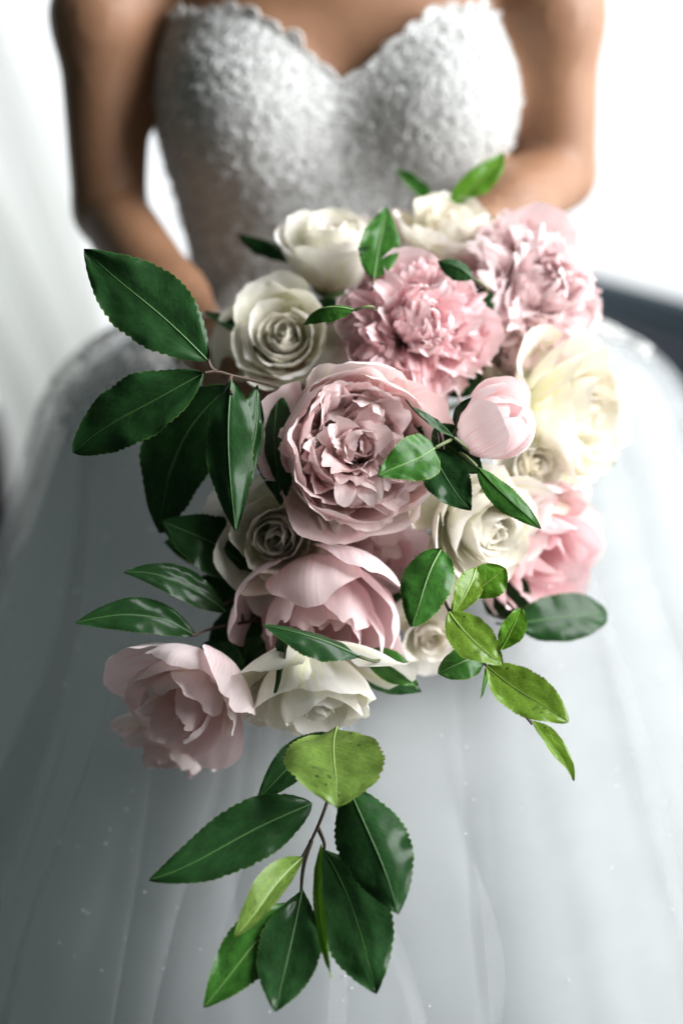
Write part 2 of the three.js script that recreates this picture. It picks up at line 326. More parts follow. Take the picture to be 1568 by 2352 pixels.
// skirt: silk lining under loose layers of tulle
const prof = [[1.20, 0.135, 0.095], [1.165, 0.165, 0.115], [1.135, 0.235, 0.155], [1.10, 0.285, 0.205], [1.05, 0.315, 0.275], [0.97, 0.345, 0.375], [0.88, 0.385, 0.475], [0.78, 0.43, 0.565], [0.66, 0.485, 0.64], [0.4, 0.60, 0.74], [0.012, 0.74, 0.84]];
function profile(t) {
  const n = prof.length - 1, f = clamp(t) * n, i = Math.min(n - 1, Math.floor(f)), u = f - i, g = k => prof[clamp(k, 0, n)];
  return [0, 1, 2].map(k => { const a = g(i - 1)[k], b = g(i)[k], c = g(i + 1)[k], d = g(i + 2)[k]; return 0.5 * (2 * b + (c - a) * u + (2 * a - 5 * b + 4 * c - d) * u * u + (3 * b - a - 3 * c + d) * u * u * u); });
}
function skirtPoint(th, t, off, fold) {
  const [y, a, b] = profile(t), k = 1 + fold, wide = th > 0 ? 1.10 : 1.0, cz = AXZ - 0.0;
  const s = Math.sin(th), c = Math.cos(th);
  return [CX + 0.01 + s * (a * wide + off) * k, y, cz + c * ((c > 0 ? b : Math.min(b, 0.30 + 0.1 * t)) + off) * k];
}
const tulleTex = texture(256, 256, (u, v) => { const a = Math.sin((u + v) * 2 * Math.PI * 32), b = Math.sin((u - v) * 2 * Math.PI * 32), k = 0.88 + 0.06 * (a * b) + 0.04 * fbm(u * 5, v * 5, 41); return [k, k, k]; });
const tulleMat = (o) => phys({ color: lin(0.78, 0.81, 0.82), map: tulleTex, roughness: 0.8, transparent: true, opacity: o });
const skirtNormal = (th, t, off, f) => { const p = V(...f(th, t)), a = V(...f(th + 0.01, t)), b = V(...f(th, t + 0.01)); const n = a.sub(p).cross(b.sub(p)).normalize(); if (n.dot(V(Math.sin(th), 0.3, Math.cos(th))) < 0) n.negate(); return n; };
{
  const soft = (th, t, s, amp, n) => amp * sstep(0.02, 0.5, t) * (Math.sin(th * n + fbm(th * 1.7, t * 1.5, s) * 2.2 + s) * 0.6 + fbm(th * 4, t * 1.6, s + 3) * 0.7);
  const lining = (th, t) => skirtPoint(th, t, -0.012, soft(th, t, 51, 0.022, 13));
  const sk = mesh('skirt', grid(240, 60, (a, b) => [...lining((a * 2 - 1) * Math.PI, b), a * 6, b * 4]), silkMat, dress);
  for (let L = 0; L < 3; L++) {
    const A = [0.034, 0.054, 0.024][L], n = [19, 12, 29][L];
    const sheet = (s, t) => {
      const w = sstep(0.05, 0.45, t), ph = s * n + fbm(s * 2.1, t * 1.6, 61 + L) * 7 + L * 2, th = s + A * w * Math.sin(ph) * 2.8 * Math.pow(0.5 + 0.5 * noise(s * 3.4, t * 1.2, 71 + L), 1.7);
      return skirtPoint(th, t, 0.002 + L * 0.010, w * [0.013, 0.027, 0.009][L] * (Math.cos(ph) + 0.4) * 2.5 * Math.pow(0.5 + 0.5 * noise(s * 4, t * 1.5, 75 + L), 1.5) + soft(s, t, 81 + L, 0.012, 7));
    };
    mesh('tulle_layer', grid(520, 60, (a, b) => [...sheet((a * 2 - 1) * Math.PI, b), a * 40, b * 14]), tulleMat([0.2, 0.18, 0.16][L]), sk);
    if (L === 2) {
      const R = rng(9), dots = [], arcs = [], beads = [];
      for (let i = 0; i < 420; i++) { const th = (R() * 2 - 1) * 1.5, t = 0.25 + R() * 0.5, p = sheet(th, t), nr = skirtNormal(th, t, 0, sheet), s = 0.0005 + 0.0008 * R() * R(); const g = new THREE.OctahedronGeometry(s, 0); g.rotateX(R() * 3); g.rotateY(R() * 3); g.translate(p[0] + nr.x * 0.001, p[1] + nr.y * 0.001, p[2] + nr.z * 0.001); dots.push(g); }
      const gl = mesh('glitter', mergeGeometries(dots), phys({ color: lin(0.95, 0.95, 0.95), roughness: 0.3, clearcoat: 0.6 }), sk); gl.userData.kind = 'stuff';
      for (let i = 0; i < 2000; i++) {
        const th = (R() * 2 - 1) * 1.6, t = 0.02 + Math.pow(R(), 1.3) * 0.45; if (noise(th * 6, t * 9, 91) < -0.15 + t * 0.9) continue;
        const p = V(...sheet(th, t)), nr = skirtNormal(th, t, 0, sheet), q = new THREE.Quaternion().setFromUnitVectors(V(0, 0, 1), nr);
        const g = R() < 0.2 ? new THREE.OctahedronGeometry(0.0016, 0) : new THREE.TorusGeometry(0.004 + 0.005 * R(), 0.0011, 4, 9, Math.PI * (0.7 + R())); const bead = g.type === 'OctahedronGeometry'; g.rotateZ(R() * 6); g.applyQuaternion(q); g.translate(p.x + nr.x * 0.0012, p.y + nr.y * 0.0012, p.z + nr.z * 0.0012); (bead ? beads : arcs).push(g);
      }
      const ap = mesh('lace_applique', mergeGeometries(arcs), cordMat, sk); ap.userData.kind = 'stuff';
      const be = mesh('beading', mergeGeometries(beads), beadMat, sk); be.userData.kind = 'stuff';
    }
  }
}

// ---------------------------------------------------------------- flowers
function petalGeo(o) {
  const { phi = 0, r0 = 0, y0 = 0, L, W, th0, th1, Rc = W, ruffle = 0.05, jag = 0.06, round = 0.28, roll = 0, rollAt = 0.8, seed = 1, nu = 10, nv = 10, bendPow = 1, lean = 0, claw = 0.3, freq = 3.2, notch = 0 } = o;
  const rows = [];
  let r = r0, y = y0; const N = 40;
  for (let k = 0; k <= N; k++) { const v = k / N, th = (lerp(th0, th1, Math.pow(v, bendPow)) + roll * sstep(rollAt, 1, v)) * RAD; rows.push([r, y, th]); r += Math.sin(th) * L / N; y += Math.cos(th) * L / N; }
  const cp = Math.cos(phi), sp = Math.sin(phi);
  return grid(nu, nv, (a, b) => {
    const u = a * 2 - 1, au = Math.abs(u);
    const reach = 1 - round * Math.pow(au, 2.6) + jag * (noise(u * 4 + 9, seed, seed) * 0.65 + noise(u * 9, seed + 3, seed) * 0.4) - notch * Math.exp(-u * u * 30);
    const v = clamp(b * reach), f = v * N, i = Math.min(N - 1, Math.floor(f)), t = f - i;
    const rr = lerp(rows[i][0], rows[i + 1][0], t), yy = lerp(rows[i][1], rows[i + 1][1], t), th = lerp(rows[i][2], rows[i + 1][2], t);
    const w = W / 2 * (claw + (1 - claw) * Math.sin(Math.min(1, v * 1.3) * Math.PI / 2)) * (1 - 0.1 * sstep(0.8, 1, v)) * (1 + 0.05 * noise(v * 6, u > 0 ? 1 : 5, seed));
    const rc = Math.max(Rc * (0.55 + 0.45 * v), 1e-4), an = clamp(u * w / rc, -2.6, 2.6);
    let tan = rc * Math.sin(an), inn = rc * (1 - Math.cos(an));
    const e = Math.pow(v, 1.6) * (0.35 + 0.65 * au);
    inn += ruffle * L * e * (noise(u * freq + seed * 1.7, v * 2.4, seed) + 0.55 * noise(u * freq * 2.3, v * 4 + seed, seed + 4)) * 1.3;
    tan += ruffle * L * 0.3 * e * noise(u * freq, v * 3, seed + 9) + lean * v * v * L;
    const pr = rr - inn * Math.cos(th), py = yy + inn * Math.sin(th);
    return [cp * pr - sp * tan, py, sp * pr + cp * tan, a, v];
  });
}
const pick = (arr, R) => arr[Math.floor(R() * arr.length * 0.9999)];
const KNOT = P(770, 985, 1.20);                                      // where the stems are bound
function flower(kind, x, y, d, Rpx, axis, tone, seed, label, opt = {}) {
  const Rm = M(Rpx, d), ax = D(...axis), c = P(x, y, d), h = opt.h ?? 0.62, base = c.clone().addScaledVector(ax, -Rm * h);
  const q = new THREE.Quaternion().setFromUnitVectors(V(0, 1, 0), ax); q.multiply(new THREE.Quaternion().setFromAxisAngle(V(0, 1, 0), (opt.spin ?? seed) * 1.0));
  const cat = { rose: 'rose', bud: 'peony bud' }[kind] || 'peony';
  const o = thing({ rose: 'rose', bud: 'peony_bud' }[kind] || 'peony', label, cat, kind === 'rose' ? 'white and cream roses in the bouquet' : 'pink peonies in the bouquet', base, q);
  const R = rng(seed * 17 + 3), T = TONES[tone], add = (p, mats = T) => mesh('petal', petalGeo({ seed: Math.floor(R() * 900) + 1, ...p }), pick(mats, R), o);
  const r = (a, b) => a + (b - a) * R();
  if (kind === 'rose') {
    const N = opt.n ?? 26, full = opt.full ?? 1;
    for (let i = 0; i < N; i++) {
      const t = (i + 0.5) / N, out = t > 0.72;
      add({ phi: i * 2.39996 + r(-0.7, 0.7), r0: Rm * 0.02 + Rm * 0.05 * R() * t, y0: -Rm * 0.04 * t, L: Rm * (1.0 + 0.48 * t) * r(0.9, 1.06), W: Rm * (0.55 + 1.3 * t) * r(0.85, 1.12), th0: 82 * Math.pow(t, 0.8) * full + r(-5, 5), th1: -14 + (out ? 16 : 0) + r(-9, 7), Rc: Math.max(0.15 * Rm, 0.95 * Rm * t),
        roll: t > 0.3 ? r(15, out ? 95 : 48) * (opt.roll ?? 1) : r(-10, 20), rollAt: 0.82, ruffle: 0.035 + 0.035 * t * (opt.wild ?? 1), jag: 0.04, lean: r(-0.08, 0.08), round: 0.22 + (out ? 0.1 : 0), nu: out ? 14 : 10, nv: 14, freq: 2.2 });
    }
    for (let i = 0; i < (opt.guard ?? 0); i++) add({ phi: i * 2.3 + r(-0.3, 0.3), L: Rm * r(1.4, 1.65), W: Rm * 1.7, th0: 88, th1: r(25, 62), Rc: Rm * 1.1, roll: r(20, 80), ruffle: 0.05, jag: 0.03, nu: 14, nv: 14, y0: -Rm * 0.06, freq: 2 });
  } else if (kind === 'fluffy') {
    const NG = opt.guard ?? 8;
    for (let i = 0; i < NG; i++) add({ phi: i * 2.39996 + r(-0.2, 0.2), r0: Rm * 0.05, y0: -Rm * 0.12, L: Rm * r(1.25, 1.6) * (opt.guardL ?? 1), W: Rm * r(1.1, 1.5), th0: 95, th1: r(-12, 22), Rc: Rm * 0.95, ruffle: 0.06, jag: 0.04, roll: r(-45, 35), nu: 16, nv: 14, round: 0.3, freq: 2.4 }, TONES[opt.guardTone ?? 'mauve']);
    const n = opt.n ?? 230;
    for (let i = 0; i < n; i++) {
      const t = (i + 0.5) / n, al = Math.max(0, Math.acos(1 - t * 1.12) / RAD + r(-13, 13)), big = r(0.8, 1.12);
      add({ phi: i * 2.39996 + r(-1.1, 1.1), r0: Rm * 0.08, y0: Rm * 0.10, L: Rm * r(0.86, 1.16) * (1 - 0.03 * t), W: Rm * r(0.3, 0.72) * big, th0: al + r(-4, 14), th1: al + (t < 0.12 ? r(-28, -6) : r(-40, 10)), Rc: Rm * r(0.2, 0.55), ruffle: r(0.05, 0.10), jag: r(0.08, 0.16), roll: (t < 0.12 ? -0.6 : R() < 0.7 ? 1 : -1) * r(25, 100), rollAt: r(0.5, 0.66), nu: 16, nv: 12, round: r(0.1, 0.35), lean: r(-0.2, 0.2), freq: 2.4, claw: 0.22, notch: r(-0.05, 0.16) });
    }
  } else if (kind === 'bowl') {
    const back = opt.back ?? 5;
    for (let i = 0; i < back; i++) add({ phi: i * Math.PI * 2 / back + r(-0.25, 0.25), y0: -Rm * 0.1, L: Rm * r(1.5, 1.7), W: Rm * r(1.3, 1.6), th0: 94, th1: r(-6, 14), Rc: Rm * 1.05, ruffle: 0.05, jag: 0.05, roll: r(-30, 40), nu: 18, nv: 14, freq: 2.6 }, TONES[opt.guardTone ?? tone]);
    for (let i = 0; i < 10; i++) add({ phi: i * 2.39996 + r(-0.2, 0.2), L: Rm * r(1.58, 1.78), W: Rm * r(1.1, 1.5), th0: 86, th1: r(-26, -4), Rc: Rm * 0.95, ruffle: 0.03, jag: 0.05, roll: r(-10, 70), rollAt: 0.86, nu: 20, nv: 16, freq: 2.2 });
    for (let i = 0; i < 18; i++) add({ phi: i * 2.39996 + r(-0.3, 0.3), L: Rm * r(1.36, 1.58), W: Rm * r(0.75, 1.1), th0: r(58, 80), th1: r(-24, -2), Rc: Rm * r(0.5, 0.75), ruffle: 0.035, jag: 0.06, roll: r(-20, 80), rollAt: 0.8, nu: 18, nv: 16, freq: 2.4 });
    for (let i = 0; i < 56; i++) { const t = (i + 0.5) / 56; add({ phi: i * 2.39996 + r(-0.4, 0.4), L: Rm * r(1.14, 1.42) * (t < 0.15 ? 0.94 : 1), W: Rm * r(0.34, 0.7), th0: 58 * Math.sqrt(t) + r(-6, 8), th1: r(-18, 6) + 10 * t, Rc: Rm * r(0.18, 0.45), ruffle: r(0.03, 0.06), jag: r(0.035, 0.07), roll: (t < 0.15 ? -0.5 : R() < 0.75 ? 1 : -1) * r(20, 100), rollAt: 0.68, nu: 16, nv: 14, lean: r(-0.12, 0.12), freq: 2.2, notch: r(-0.05, 0.12) }); }
    for (let i = 0; i < 14; i++) add({ phi: i * 2.39996 + r(-0.6, 0.6), r0: Rm * 0.03, L: Rm * r(1.0, 1.22), W: Rm * r(0.3, 0.5), th0: r(4, 26), th1: r(-16, 8), Rc: Rm * r(0.16, 0.3), ruffle: 0.05, jag: 0.06, roll: r(-50, 60), rollAt: 0.7, nu: 14, nv: 12, freq: 2.2 });
  } else if (kind === 'bud') {
    for (let i = 0; i < 9; i++) { const t = i / 8; add({ phi: i * 2.39996, r0: Rm * 0.04, L: Rm * lerp(2.05, 2.45, t) * r(0.88, 1), W: Rm * lerp(1.2, 1.8, t), th0: lerp(60, 88, t), th1: lerp(-58, -66, t) + (t > 0.6 ? r(4, 26) : 0), Rc: Rm * lerp(0.75, 1.0, t), ruffle: 0.018, jag: 0.03, roll: t > 0.6 ? r(-15, 30) : 0, nu: 16, nv: 16, freq: 2 }); }
  } else if (kind === 'loose') {
    const n = opt.n ?? 22;
    for (let i = 0; i < n; i++) { const t = (i + 0.5) / n; add({ phi: i * 2.39996 + r(-0.25, 0.25), r0: Rm * 0.03, y0: -Rm * 0.06 * t, L: Rm * (1.2 + 0.5 * t) * r(0.88, 1.06), W: Rm * (0.6 + 0.95 * t) * r(0.85, 1.2), th0: 30 + 62 * t, th1: -22 + (opt.open ?? 26) * t + r(-10, 14), Rc: Rm * (0.32 + 0.75 * t), ruffle: 0.045 + 0.03 * R(), jag: 0.035, roll: r(-60, 40), nu: 20, nv: 16, round: r(0.3, 0.48), freq: 2.0, notch: r(-0.03, 0.08) }, t > 0.7 && opt.guardTone ? TONES[opt.guardTone] : T); }
  }
  const cal = new THREE.LatheGeometry([[0.001, -0.30], [0.05, -0.28], [0.10, -0.20], [0.22, -0.10], [0.30, -0.02], [0.26, 0.0], [0.05, 0.02]].map(([a, b]) => new THREE.Vector2(a * Rm, b * Rm)), 12);
  mesh('calyx', cal, calyxMat, o);
  if (opt.stem !== false) {
    const inv = q.clone().invert(), k = KNOT.clone().sub(base).applyQuaternion(inv), b0 = V(0, -0.26 * Rm, 0), b1 = V(0, -0.26 * Rm - 0.03, 0);
    mesh('stem', tube([b0, b1, k.clone().lerp(b1, 0.35), k], 0.0024, 0.0022, 14, 6), stemMat, o);
  }
  return o;
}
flower('bowl', 806, 1030, 1.045, 198, [0.22, 0.02, 1], 'blush', 3, 'large pale pink double peony facing the viewer, its petals rolled into a deep bowl', {});
flower('fluffy', 958, 748, 1.10, 166, [0.10, 0.18, 1], 'pink', 5, 'bright pink fluffy peony with a ragged dome and mauve outer petals', { guardL: 1.0 });
flower('fluffy', 1232, 668, 1.17, 176, [0.42, 0.12, 0.85], 'pale', 8, 'pale pink ragged peony in front of the dark window frame', { guardTone: 'pale', guard: 7 });
flower('bud', 1138, 975, 1.03, 100, [0.62, 0.42, 0.66], 'pale', 2, 'round half closed pale pink peony bud over dark leaves', { h: 0.95 });
flower('loose', 1222, 1265, 1.15, 178, [0.55, -0.30, 0.72], 'pink', 11, 'soft pink open peony tucked behind the white rose beside a dark leaf', { guardTone: 'pale', n: 24 });
flower('loose', 748, 1398, 1.075, 216, [0.0, -0.66, 0.72], 'mauve', 14, 'mauve pink peony hanging downward under the large double peony', { n: 18, open: 16, h: 0.55, guardTone: 'mauve' });
flower('loose', 430, 1595, 1.05, 166, [-0.45, -0.62, 0.62], 'blush', 17, 'blush peony hanging apart from the bouquet against the tulle skirt', { n: 16, open: 40, guardTone: 'pale', h: 0.6 });
flower('loose', 388, 1712, 1.12, 110, [-0.3, -0.85, 0.2], 'blush', 19, 'small blurred blush peony underneath the hanging blush peony', { n: 16, open: 60 });
flower('loose', 905, 520, 1.24, 60, [0.1, 0.7, 0.5], 'mauve', 23, 'small mauve peony peeping out between two white roses', { n: 12 });
flower('loose', 868, 1262, 1.12, 120, [0.05, -0.62, 0.7], 'mauve', 27, 'mauve outer petals of a peony hanging between the double peony and the hanging one', { n: 14 });
flower('rose', 762, 588, 1.18, 144, [0.06, 0.80, 0.58], 'white', 31, 'full white rose on top of the bouquet beside a serrated leaf', { h: 0.55, roll: 0.5, n: 24 });
flower('rose', 655, 775, 1.12, 126, [-0.12, 0.12, 1], 'white', 33, 'white rose with a tight spiral heart over the wrist', { guard: 3 });
flower('rose', 1028, 550, 1.20, 128, [0.12, 0.74, 0.62], 'cream', 35, 'cream rose at the top beneath the upright bright leaf', { h: 0.5, roll: 0.6, n: 22 });
flower('rose', 1308, 955, 1.16, 182, [0.80, 0.02, 0.55], 'cream', 37, 'large cream rose turned toward the side window', { guard: 4, n: 26 });
flower('rose', 1150, 848, 1.19, 122, [0.25, 0.3, 0.85], 'cream', 39, 'cream rose sunk between the ragged peonies and the bud', { guard: 2, n: 24 });
flower('rose', 1222, 1072, 1.12, 72, [0.3, -0.3, 0.85], 'cream', 41, 'small ruffled cream bloom below the peony bud', { wild: 3, n: 16, guard: 3 });
flower('rose', 1105, 1205, 1.08, 152, [0.52, -0.28, 0.80], 'white', 43, 'open white rose with long rolled outer petals beside the double peony', { guard: 4, n: 28 });
flower('rose', 640, 1230, 1.065, 134, [-0.05, -0.10, 1], 'white', 45, 'shaded white rose tucked between dark leaves and the double peony', { guard: 3 });
flower('rose', 722, 1582, 1.04, 164, [0.12, -0.88, 0.42], 'white', 47, 'white rose facing down at the bottom of the bouquet', { guard: 2, n: 14, h: 0.6, roll: 0.3, wild: 1.8 });
flower('rose', 645, 1612, 1.10, 120, [-0.25, -0.8, 0.3], 'cream', 49, 'shaded cream rose behind the downward white rose', { guard: 2, n: 20 });
flower('rose', 985, 1462, 1.12, 68, [0.2, -0.3, 0.9], 'cream', 51, 'small cream bloom behind the glossy green leaf', { n: 18, guard: 3, wild: 2 });

// ---------------------------------------------------------------- leaves
function leafParts(parent, spec, seed, name = 'leaf') {
  const [bx, by, bd, tx, ty, td, wpx, tone, opt = {}] = spec;
  const origin = parent.position, B = P(bx, by, bd), T = P(tx, ty, td), a = T.clone().sub(B), L = a.length(); a.normalize();
  let n = D(...(opt.n || [0.05, 0.1, 1])); n.addScaledVector(a, -n.dot(a)).normalize();
  const s = a.clone().cross(n).normalize(), W = M(wpx, (bd + td) / 2), fold = (opt.fold ?? 14) * RAD, arch = opt.arch ?? 0.05, swing = opt.swing ?? 0, NU = 10, NV = 44, q = opt.q ?? 0.85, pk = opt.p ?? 0.88, curl = opt.curl ?? 0, wave = opt.wave ?? 0.06, twist = opt.twist ?? (hash(seed, 3, 8) - 0.5) * 0.5, sway = (hash(seed, 5, 8) - 0.5) * 0.05;
  const shape = v => Math.pow(Math.max(0, Math.sin(Math.PI * Math.pow(v, pk))), q);
  const at = (u, v, j) => {
    const au = Math.abs(u), tooth = au > 0.99 && j % 2 ? 1 - 0.055 * (v > 0.06 && v < 0.97) * (0.35 + hash(j, u > 0 ? 1 : 2, seed)) : 1;
    const w = W / 2 * shape(v) * (1 + 0.03 * noise(v * 7, u > 0 ? 1 : 4, seed)) * tooth * (opt.half ? (u > 0 ? opt.half[0] : opt.half[1]) : 1);
    const fr = fold + curl * au * sstep(0.0, 0.5, v), x = u * w * Math.cos(fr), z = au * w * Math.sin(fr) - u * u * w * 0.10;
    const c = B.clone().addScaledVector(a, L * v).addScaledVector(n, arch * L * 4 * v * (1 - v) + (opt.droop ?? 0) * L * v * v).addScaledVector(s, swing * L * 4 * v * (1 - v));
    const ripple = wave * W * (noise(v * 5, u * 1.5 + seed, seed) * au * 1.6 + 0.5 * noise(v * 11, u * 3, seed + 2) * au) + 0.008 * W * noise(v * 8, u * 4 + 7, seed + 5);
    const tw = twist * (v - 0.4), ct = Math.cos(tw), st = Math.sin(tw), zz = z + ripple;
    return c.addScaledVector(s, x * ct - zz * st + sway * L * Math.sin(v * 5)).addScaledVector(n, x * st + zz * ct).sub(origin);
  };
  const g = grid(NU, NV, (i, v, ii, j) => { const p = at(i * 2 - 1, v, j); return [p.x, p.y, p.z, i, v]; });
  const m = mesh(name, g, LEAF[tone], parent);
  const pts = []; for (let k = 0; k <= 8; k++) { const p = at(0, k / 8 * 0.97 + 0.005, 0); pts.push(p.addScaledVector(n, 0.0002)); }
  mesh('midrib', tube(pts, 0.0007, 0.0002, 16, 5), RIB[tone], m);
  return m;
}
let leafSeed = 100;
function sprig(label, stems, leaves, group = 'leafy sprigs in the bouquet') {
  const p0 = P(...stems[0][0]), o = thing('leaf_sprig', label, 'leaf sprig', group, p0);
  for (const st of stems) mesh('stem', tube(st.map(q => P(...q).sub(p0)), 0.0016, 0.0010, 18, 6), st.mat || barkMat, o);
  for (const l of leaves) leafParts(o, l, leafSeed++);
  return o;
}
function leaf(label, spec) {
  const o = thing('leaf', label, 'leaf', 'single leaves in the bouquet', P(spec[0], spec[1], spec[2]));
  leafParts(o, spec, leafSeed++, 'blade');
  const B = P(spec[0], spec[1], spec[2]), T = P(spec[3], spec[4], spec[5]), a = B.clone().sub(T).normalize();
  mesh('petiole', tube([V(0, 0, 0), a.clone().multiplyScalar(0.008), a.clone().multiplyScalar(0.014).add(TOW.clone().multiplyScalar(-0.012)), a.clone().multiplyScalar(0.016).add(TOW.clone().multiplyScalar(-0.03))], 0.0013, 0.0012, 8, 5), stemMat, o);
  return o;
}
sprig('sprig with two wide dark serrated leaves spread over the curtain and three hanging below',
  [[[640, 890, 1.10], [590, 876, 1.04], [530, 862, 1.01], [497, 853, 1.0], [470, 856, 0.995]], [[530, 862, 1.01], [528, 880, 1.0], [532, 905, 0.99]], [[497, 853, 1.0], [486, 845, 1.0], [478, 825, 1.0]]],
  [
    [480, 830, 1.0, 199, 568, 1.0, 182, 'dark', { n: [0.15, -0.1, 1], fold: 10, arch: 0.03, p: 0.95, swing: -0.01 }],
    [468, 857, 0.995, 172, 1046, 1.01, 158, 'dark', { n: [-0.05, 0.2, 1], fold: 8, arch: 0.05, swing: 0.03, p: 1.0, q: 0.7 }],
    [530, 885, 1.05, 360, 1222, 1.08, 186, 'deep', { n: [-0.3, 0.0, 1], fold: 5, swing: 0.08, p: 0.9, q: 0.7 }],
    [532, 872, 0.995, 540, 1222, 0.985, 122, 'dark', { n: [-0.05, 0.25, 1], fold: -22, arch: 0.06, swing: 0.02, p: 0.8 }],
    [590, 885, 1.02, 556, 1168, 1.0, 130, 'dark', { n: [0.35, 0.1, 1], fold: 12, half: [1.1, 0.35], arch: 0.05, p: 1.1 }],
    [640, 905, 1.05, 640, 1160, 1.05, 120, 'deep', { n: [-0.4, 0, 1], fold: 6 }],
  ]);
leaf('narrow green leaf lying over the wrist beside the tight white rose', [590, 805, 1.12, 474, 715, 1.15, 50, 'dark', { n: [0.2, 0.7, 0.7], fold: 22 }]);
leaf('folded glossy leaf behind the top white rose against the lace', [668, 600, 1.20, 548, 538, 1.22, 70, 'dark', { n: [0.1, 0.6, 0.8], fold: -30, arch: 0.12 }]);
leaf('upright serrated leaf between the white rose and the cream rose', [858, 640, 1.10, 885, 476, 1.13, 98, 'mid', { n: [0.15, -0.1, 1], fold: 12, p: 0.75 }]);
leaf('small dark leaf tucked under the upright serrated leaf', [868, 605, 1.12, 822, 568, 1.10, 44, 'dark', { n: [-0.3, 0.2, 1], fold: 12, p: 0.8 }]);
leaf('bright green pointed leaf standing up behind the cream rose', [1028, 478, 1.22, 1154, 350, 1.25, 72, 'bright', { n: [-0.35, 0.1, 1], fold: 14, swing: 0.08 }]);
leaf('slim folded leaf standing behind the cream rose', [990, 500, 1.23, 905, 386, 1.26, 60, 'mid', { n: [0.5, 0.3, 0.9], fold: 30, half: [1, 0.7] }]);
leaf('small green leaf tip between the cream rose and the pale peony', [1140, 545, 1.24, 1128, 500, 1.24, 40, 'bright', {}]);
leaf('small dark curled leaf between the pink and the pale peony', [1085, 640, 1.10, 1004, 598, 1.10, 62, 'deep', { n: [0, 0.4, 1], fold: -25, arch: 0.15 }]);
leaf('pale tipped folded leaf lying on the mauve outer petals', [815, 712, 1.02, 698, 748, 1.035, 62, 'mid', { n: [0.1, 0.55, 0.85], fold: -38, arch: 0.28, half: [0.8, 1.0] }]);
leaf('pointed leaf lying across the edge of the large double peony', [1000, 1028, 0.985, 868, 1097, 0.965, 118, 'mid', { n: [0.15, 0.15, 1], fold: 14, p: 0.62, arch: 0.04 }]);
leaf('small twisted dark leaf with a pale edge by the bud', [1042, 1005, 1.0, 930, 918, 0.99, 50, 'dark', { n: [0.4, 0.7, 0.5], fold: 30, arch: -0.08 }]);
leaf('dark leaf under the bud pointing down over the open white rose', [985, 1030, 1.005, 1084, 1170, 0.985, 112, 'deep', { n: [0.1, 0.0, 1], fold: 14, swing: 0.06, p: 0.95 }]);
leaf('dark leaf directly beneath the bud', [960, 985, 1.04, 1110, 1085, 1.02, 110, 'deep', { n: [0.1, 0.3, 1], fold: 10 }]);
leaf('slender green leaf lying over the top of the open white rose', [1095, 1072, 1.0, 1240, 1216, 0.985, 66, 'mid', { n: [0.15, 0.35, 1], fold: -16, arch: 0.05, swing: 0.03 }]);
leaf('small dark green sepal curling over the bud', [1048, 985, 1.02, 1082, 912, 1.0, 34, 'dark', { n: [-0.7, 0.2, 0.7], fold: 26, arch: 0.12 }]);
leaf('blunt dark leaf lying on the tulle beside the soft pink peony', [1190, 1432, 1.12, 1395, 1408, 1.15, 116, 'deep', { n: [0.05, 0.35, 1], fold: 6, p: 0.92, q: 0.45 }]);
leaf('tiny dark leaf tip under the large cream rose', [1270, 1130, 1.16, 1300, 1128, 1.16, 18, 'deep', {}]);
leaf('tiny green leaf tip at the rim of the large cream rose', [1395, 1070, 1.18, 1412, 1058, 1.18, 12, 'bright', {}]);

sprig('young sprig with a glossy dark leaf and lime green leaves trailing over the tulle',
  [[[1000, 1330, 1.06], [1030, 1400, 1.02], [1060, 1455, 1.0], [1100, 1510, 0.99], [1122, 1535, 0.985]], [[1060, 1455, 1.0], [1040, 1420, 0.99], [1032, 1400, 0.985]], [[1122, 1535, 0.985], [1170, 1600, 0.985], [1222, 1664, 0.98]]],
  [
    [1012, 1262, 0.985, 943, 1438, 0.96, 124, 'mid', { n: [-0.12, 0.35, 1], fold: -10, arch: 0.08, p: 0.8, q: 0.7 }],
    [1092, 1305, 1.0, 1040, 1420, 0.985, 84, 'lime', { n: [0.3, 0.3, 1], fold: 24, half: [0.9, 0.8], p: 0.8 }],
    [1075, 1372, 1.01, 1160, 1305, 1.01, 88, 'bright', { n: [0.1, 0.2, 1], fold: 16, p: 1.25, q: 0.7 }],
    [1030, 1405, 0.98, 1152, 1530, 0.965, 104, 'lime', { n: [0.1, 0.4, 1], fold: 12, swing: 0.05, arch: 0.06, q: 0.75 }],
    [1148, 1492, 0.985, 1196, 1396, 0.98, 66, 'bright', { n: [0.3, 0.1, 1], fold: 18, q: 0.6, p: 1.1 }],
    [1112, 1500, 0.99, 1005, 1548, 0.975, 82, 'mid', { n: [0, 0.45, 1], fold: -14, q: 0.7, p: 0.85, arch: 0.06 }],
    [1116, 1530, 0.985, 1303, 1661, 0.965, 116, 'lime', { n: [0.25, 0.28, 1], fold: 16, arch: 0.05, q: 0.7, swing: 0.02 }],
    [1218, 1655, 0.985, 1316, 1794, 0.97, 66, 'lime', { n: [0.5, 0.5, 0.8], fold: 34, half: [0.7, 1.0] }],
    [1114, 1535, 1.0, 1102, 1605, 1.0, 22, 'mid', { n: [0.8, 0, 0.6] }],
    [1150, 1540, 1.0, 1165, 1600, 1.0, 20, 'mid', { n: [0.8, 0, 0.6] }],
  ]);
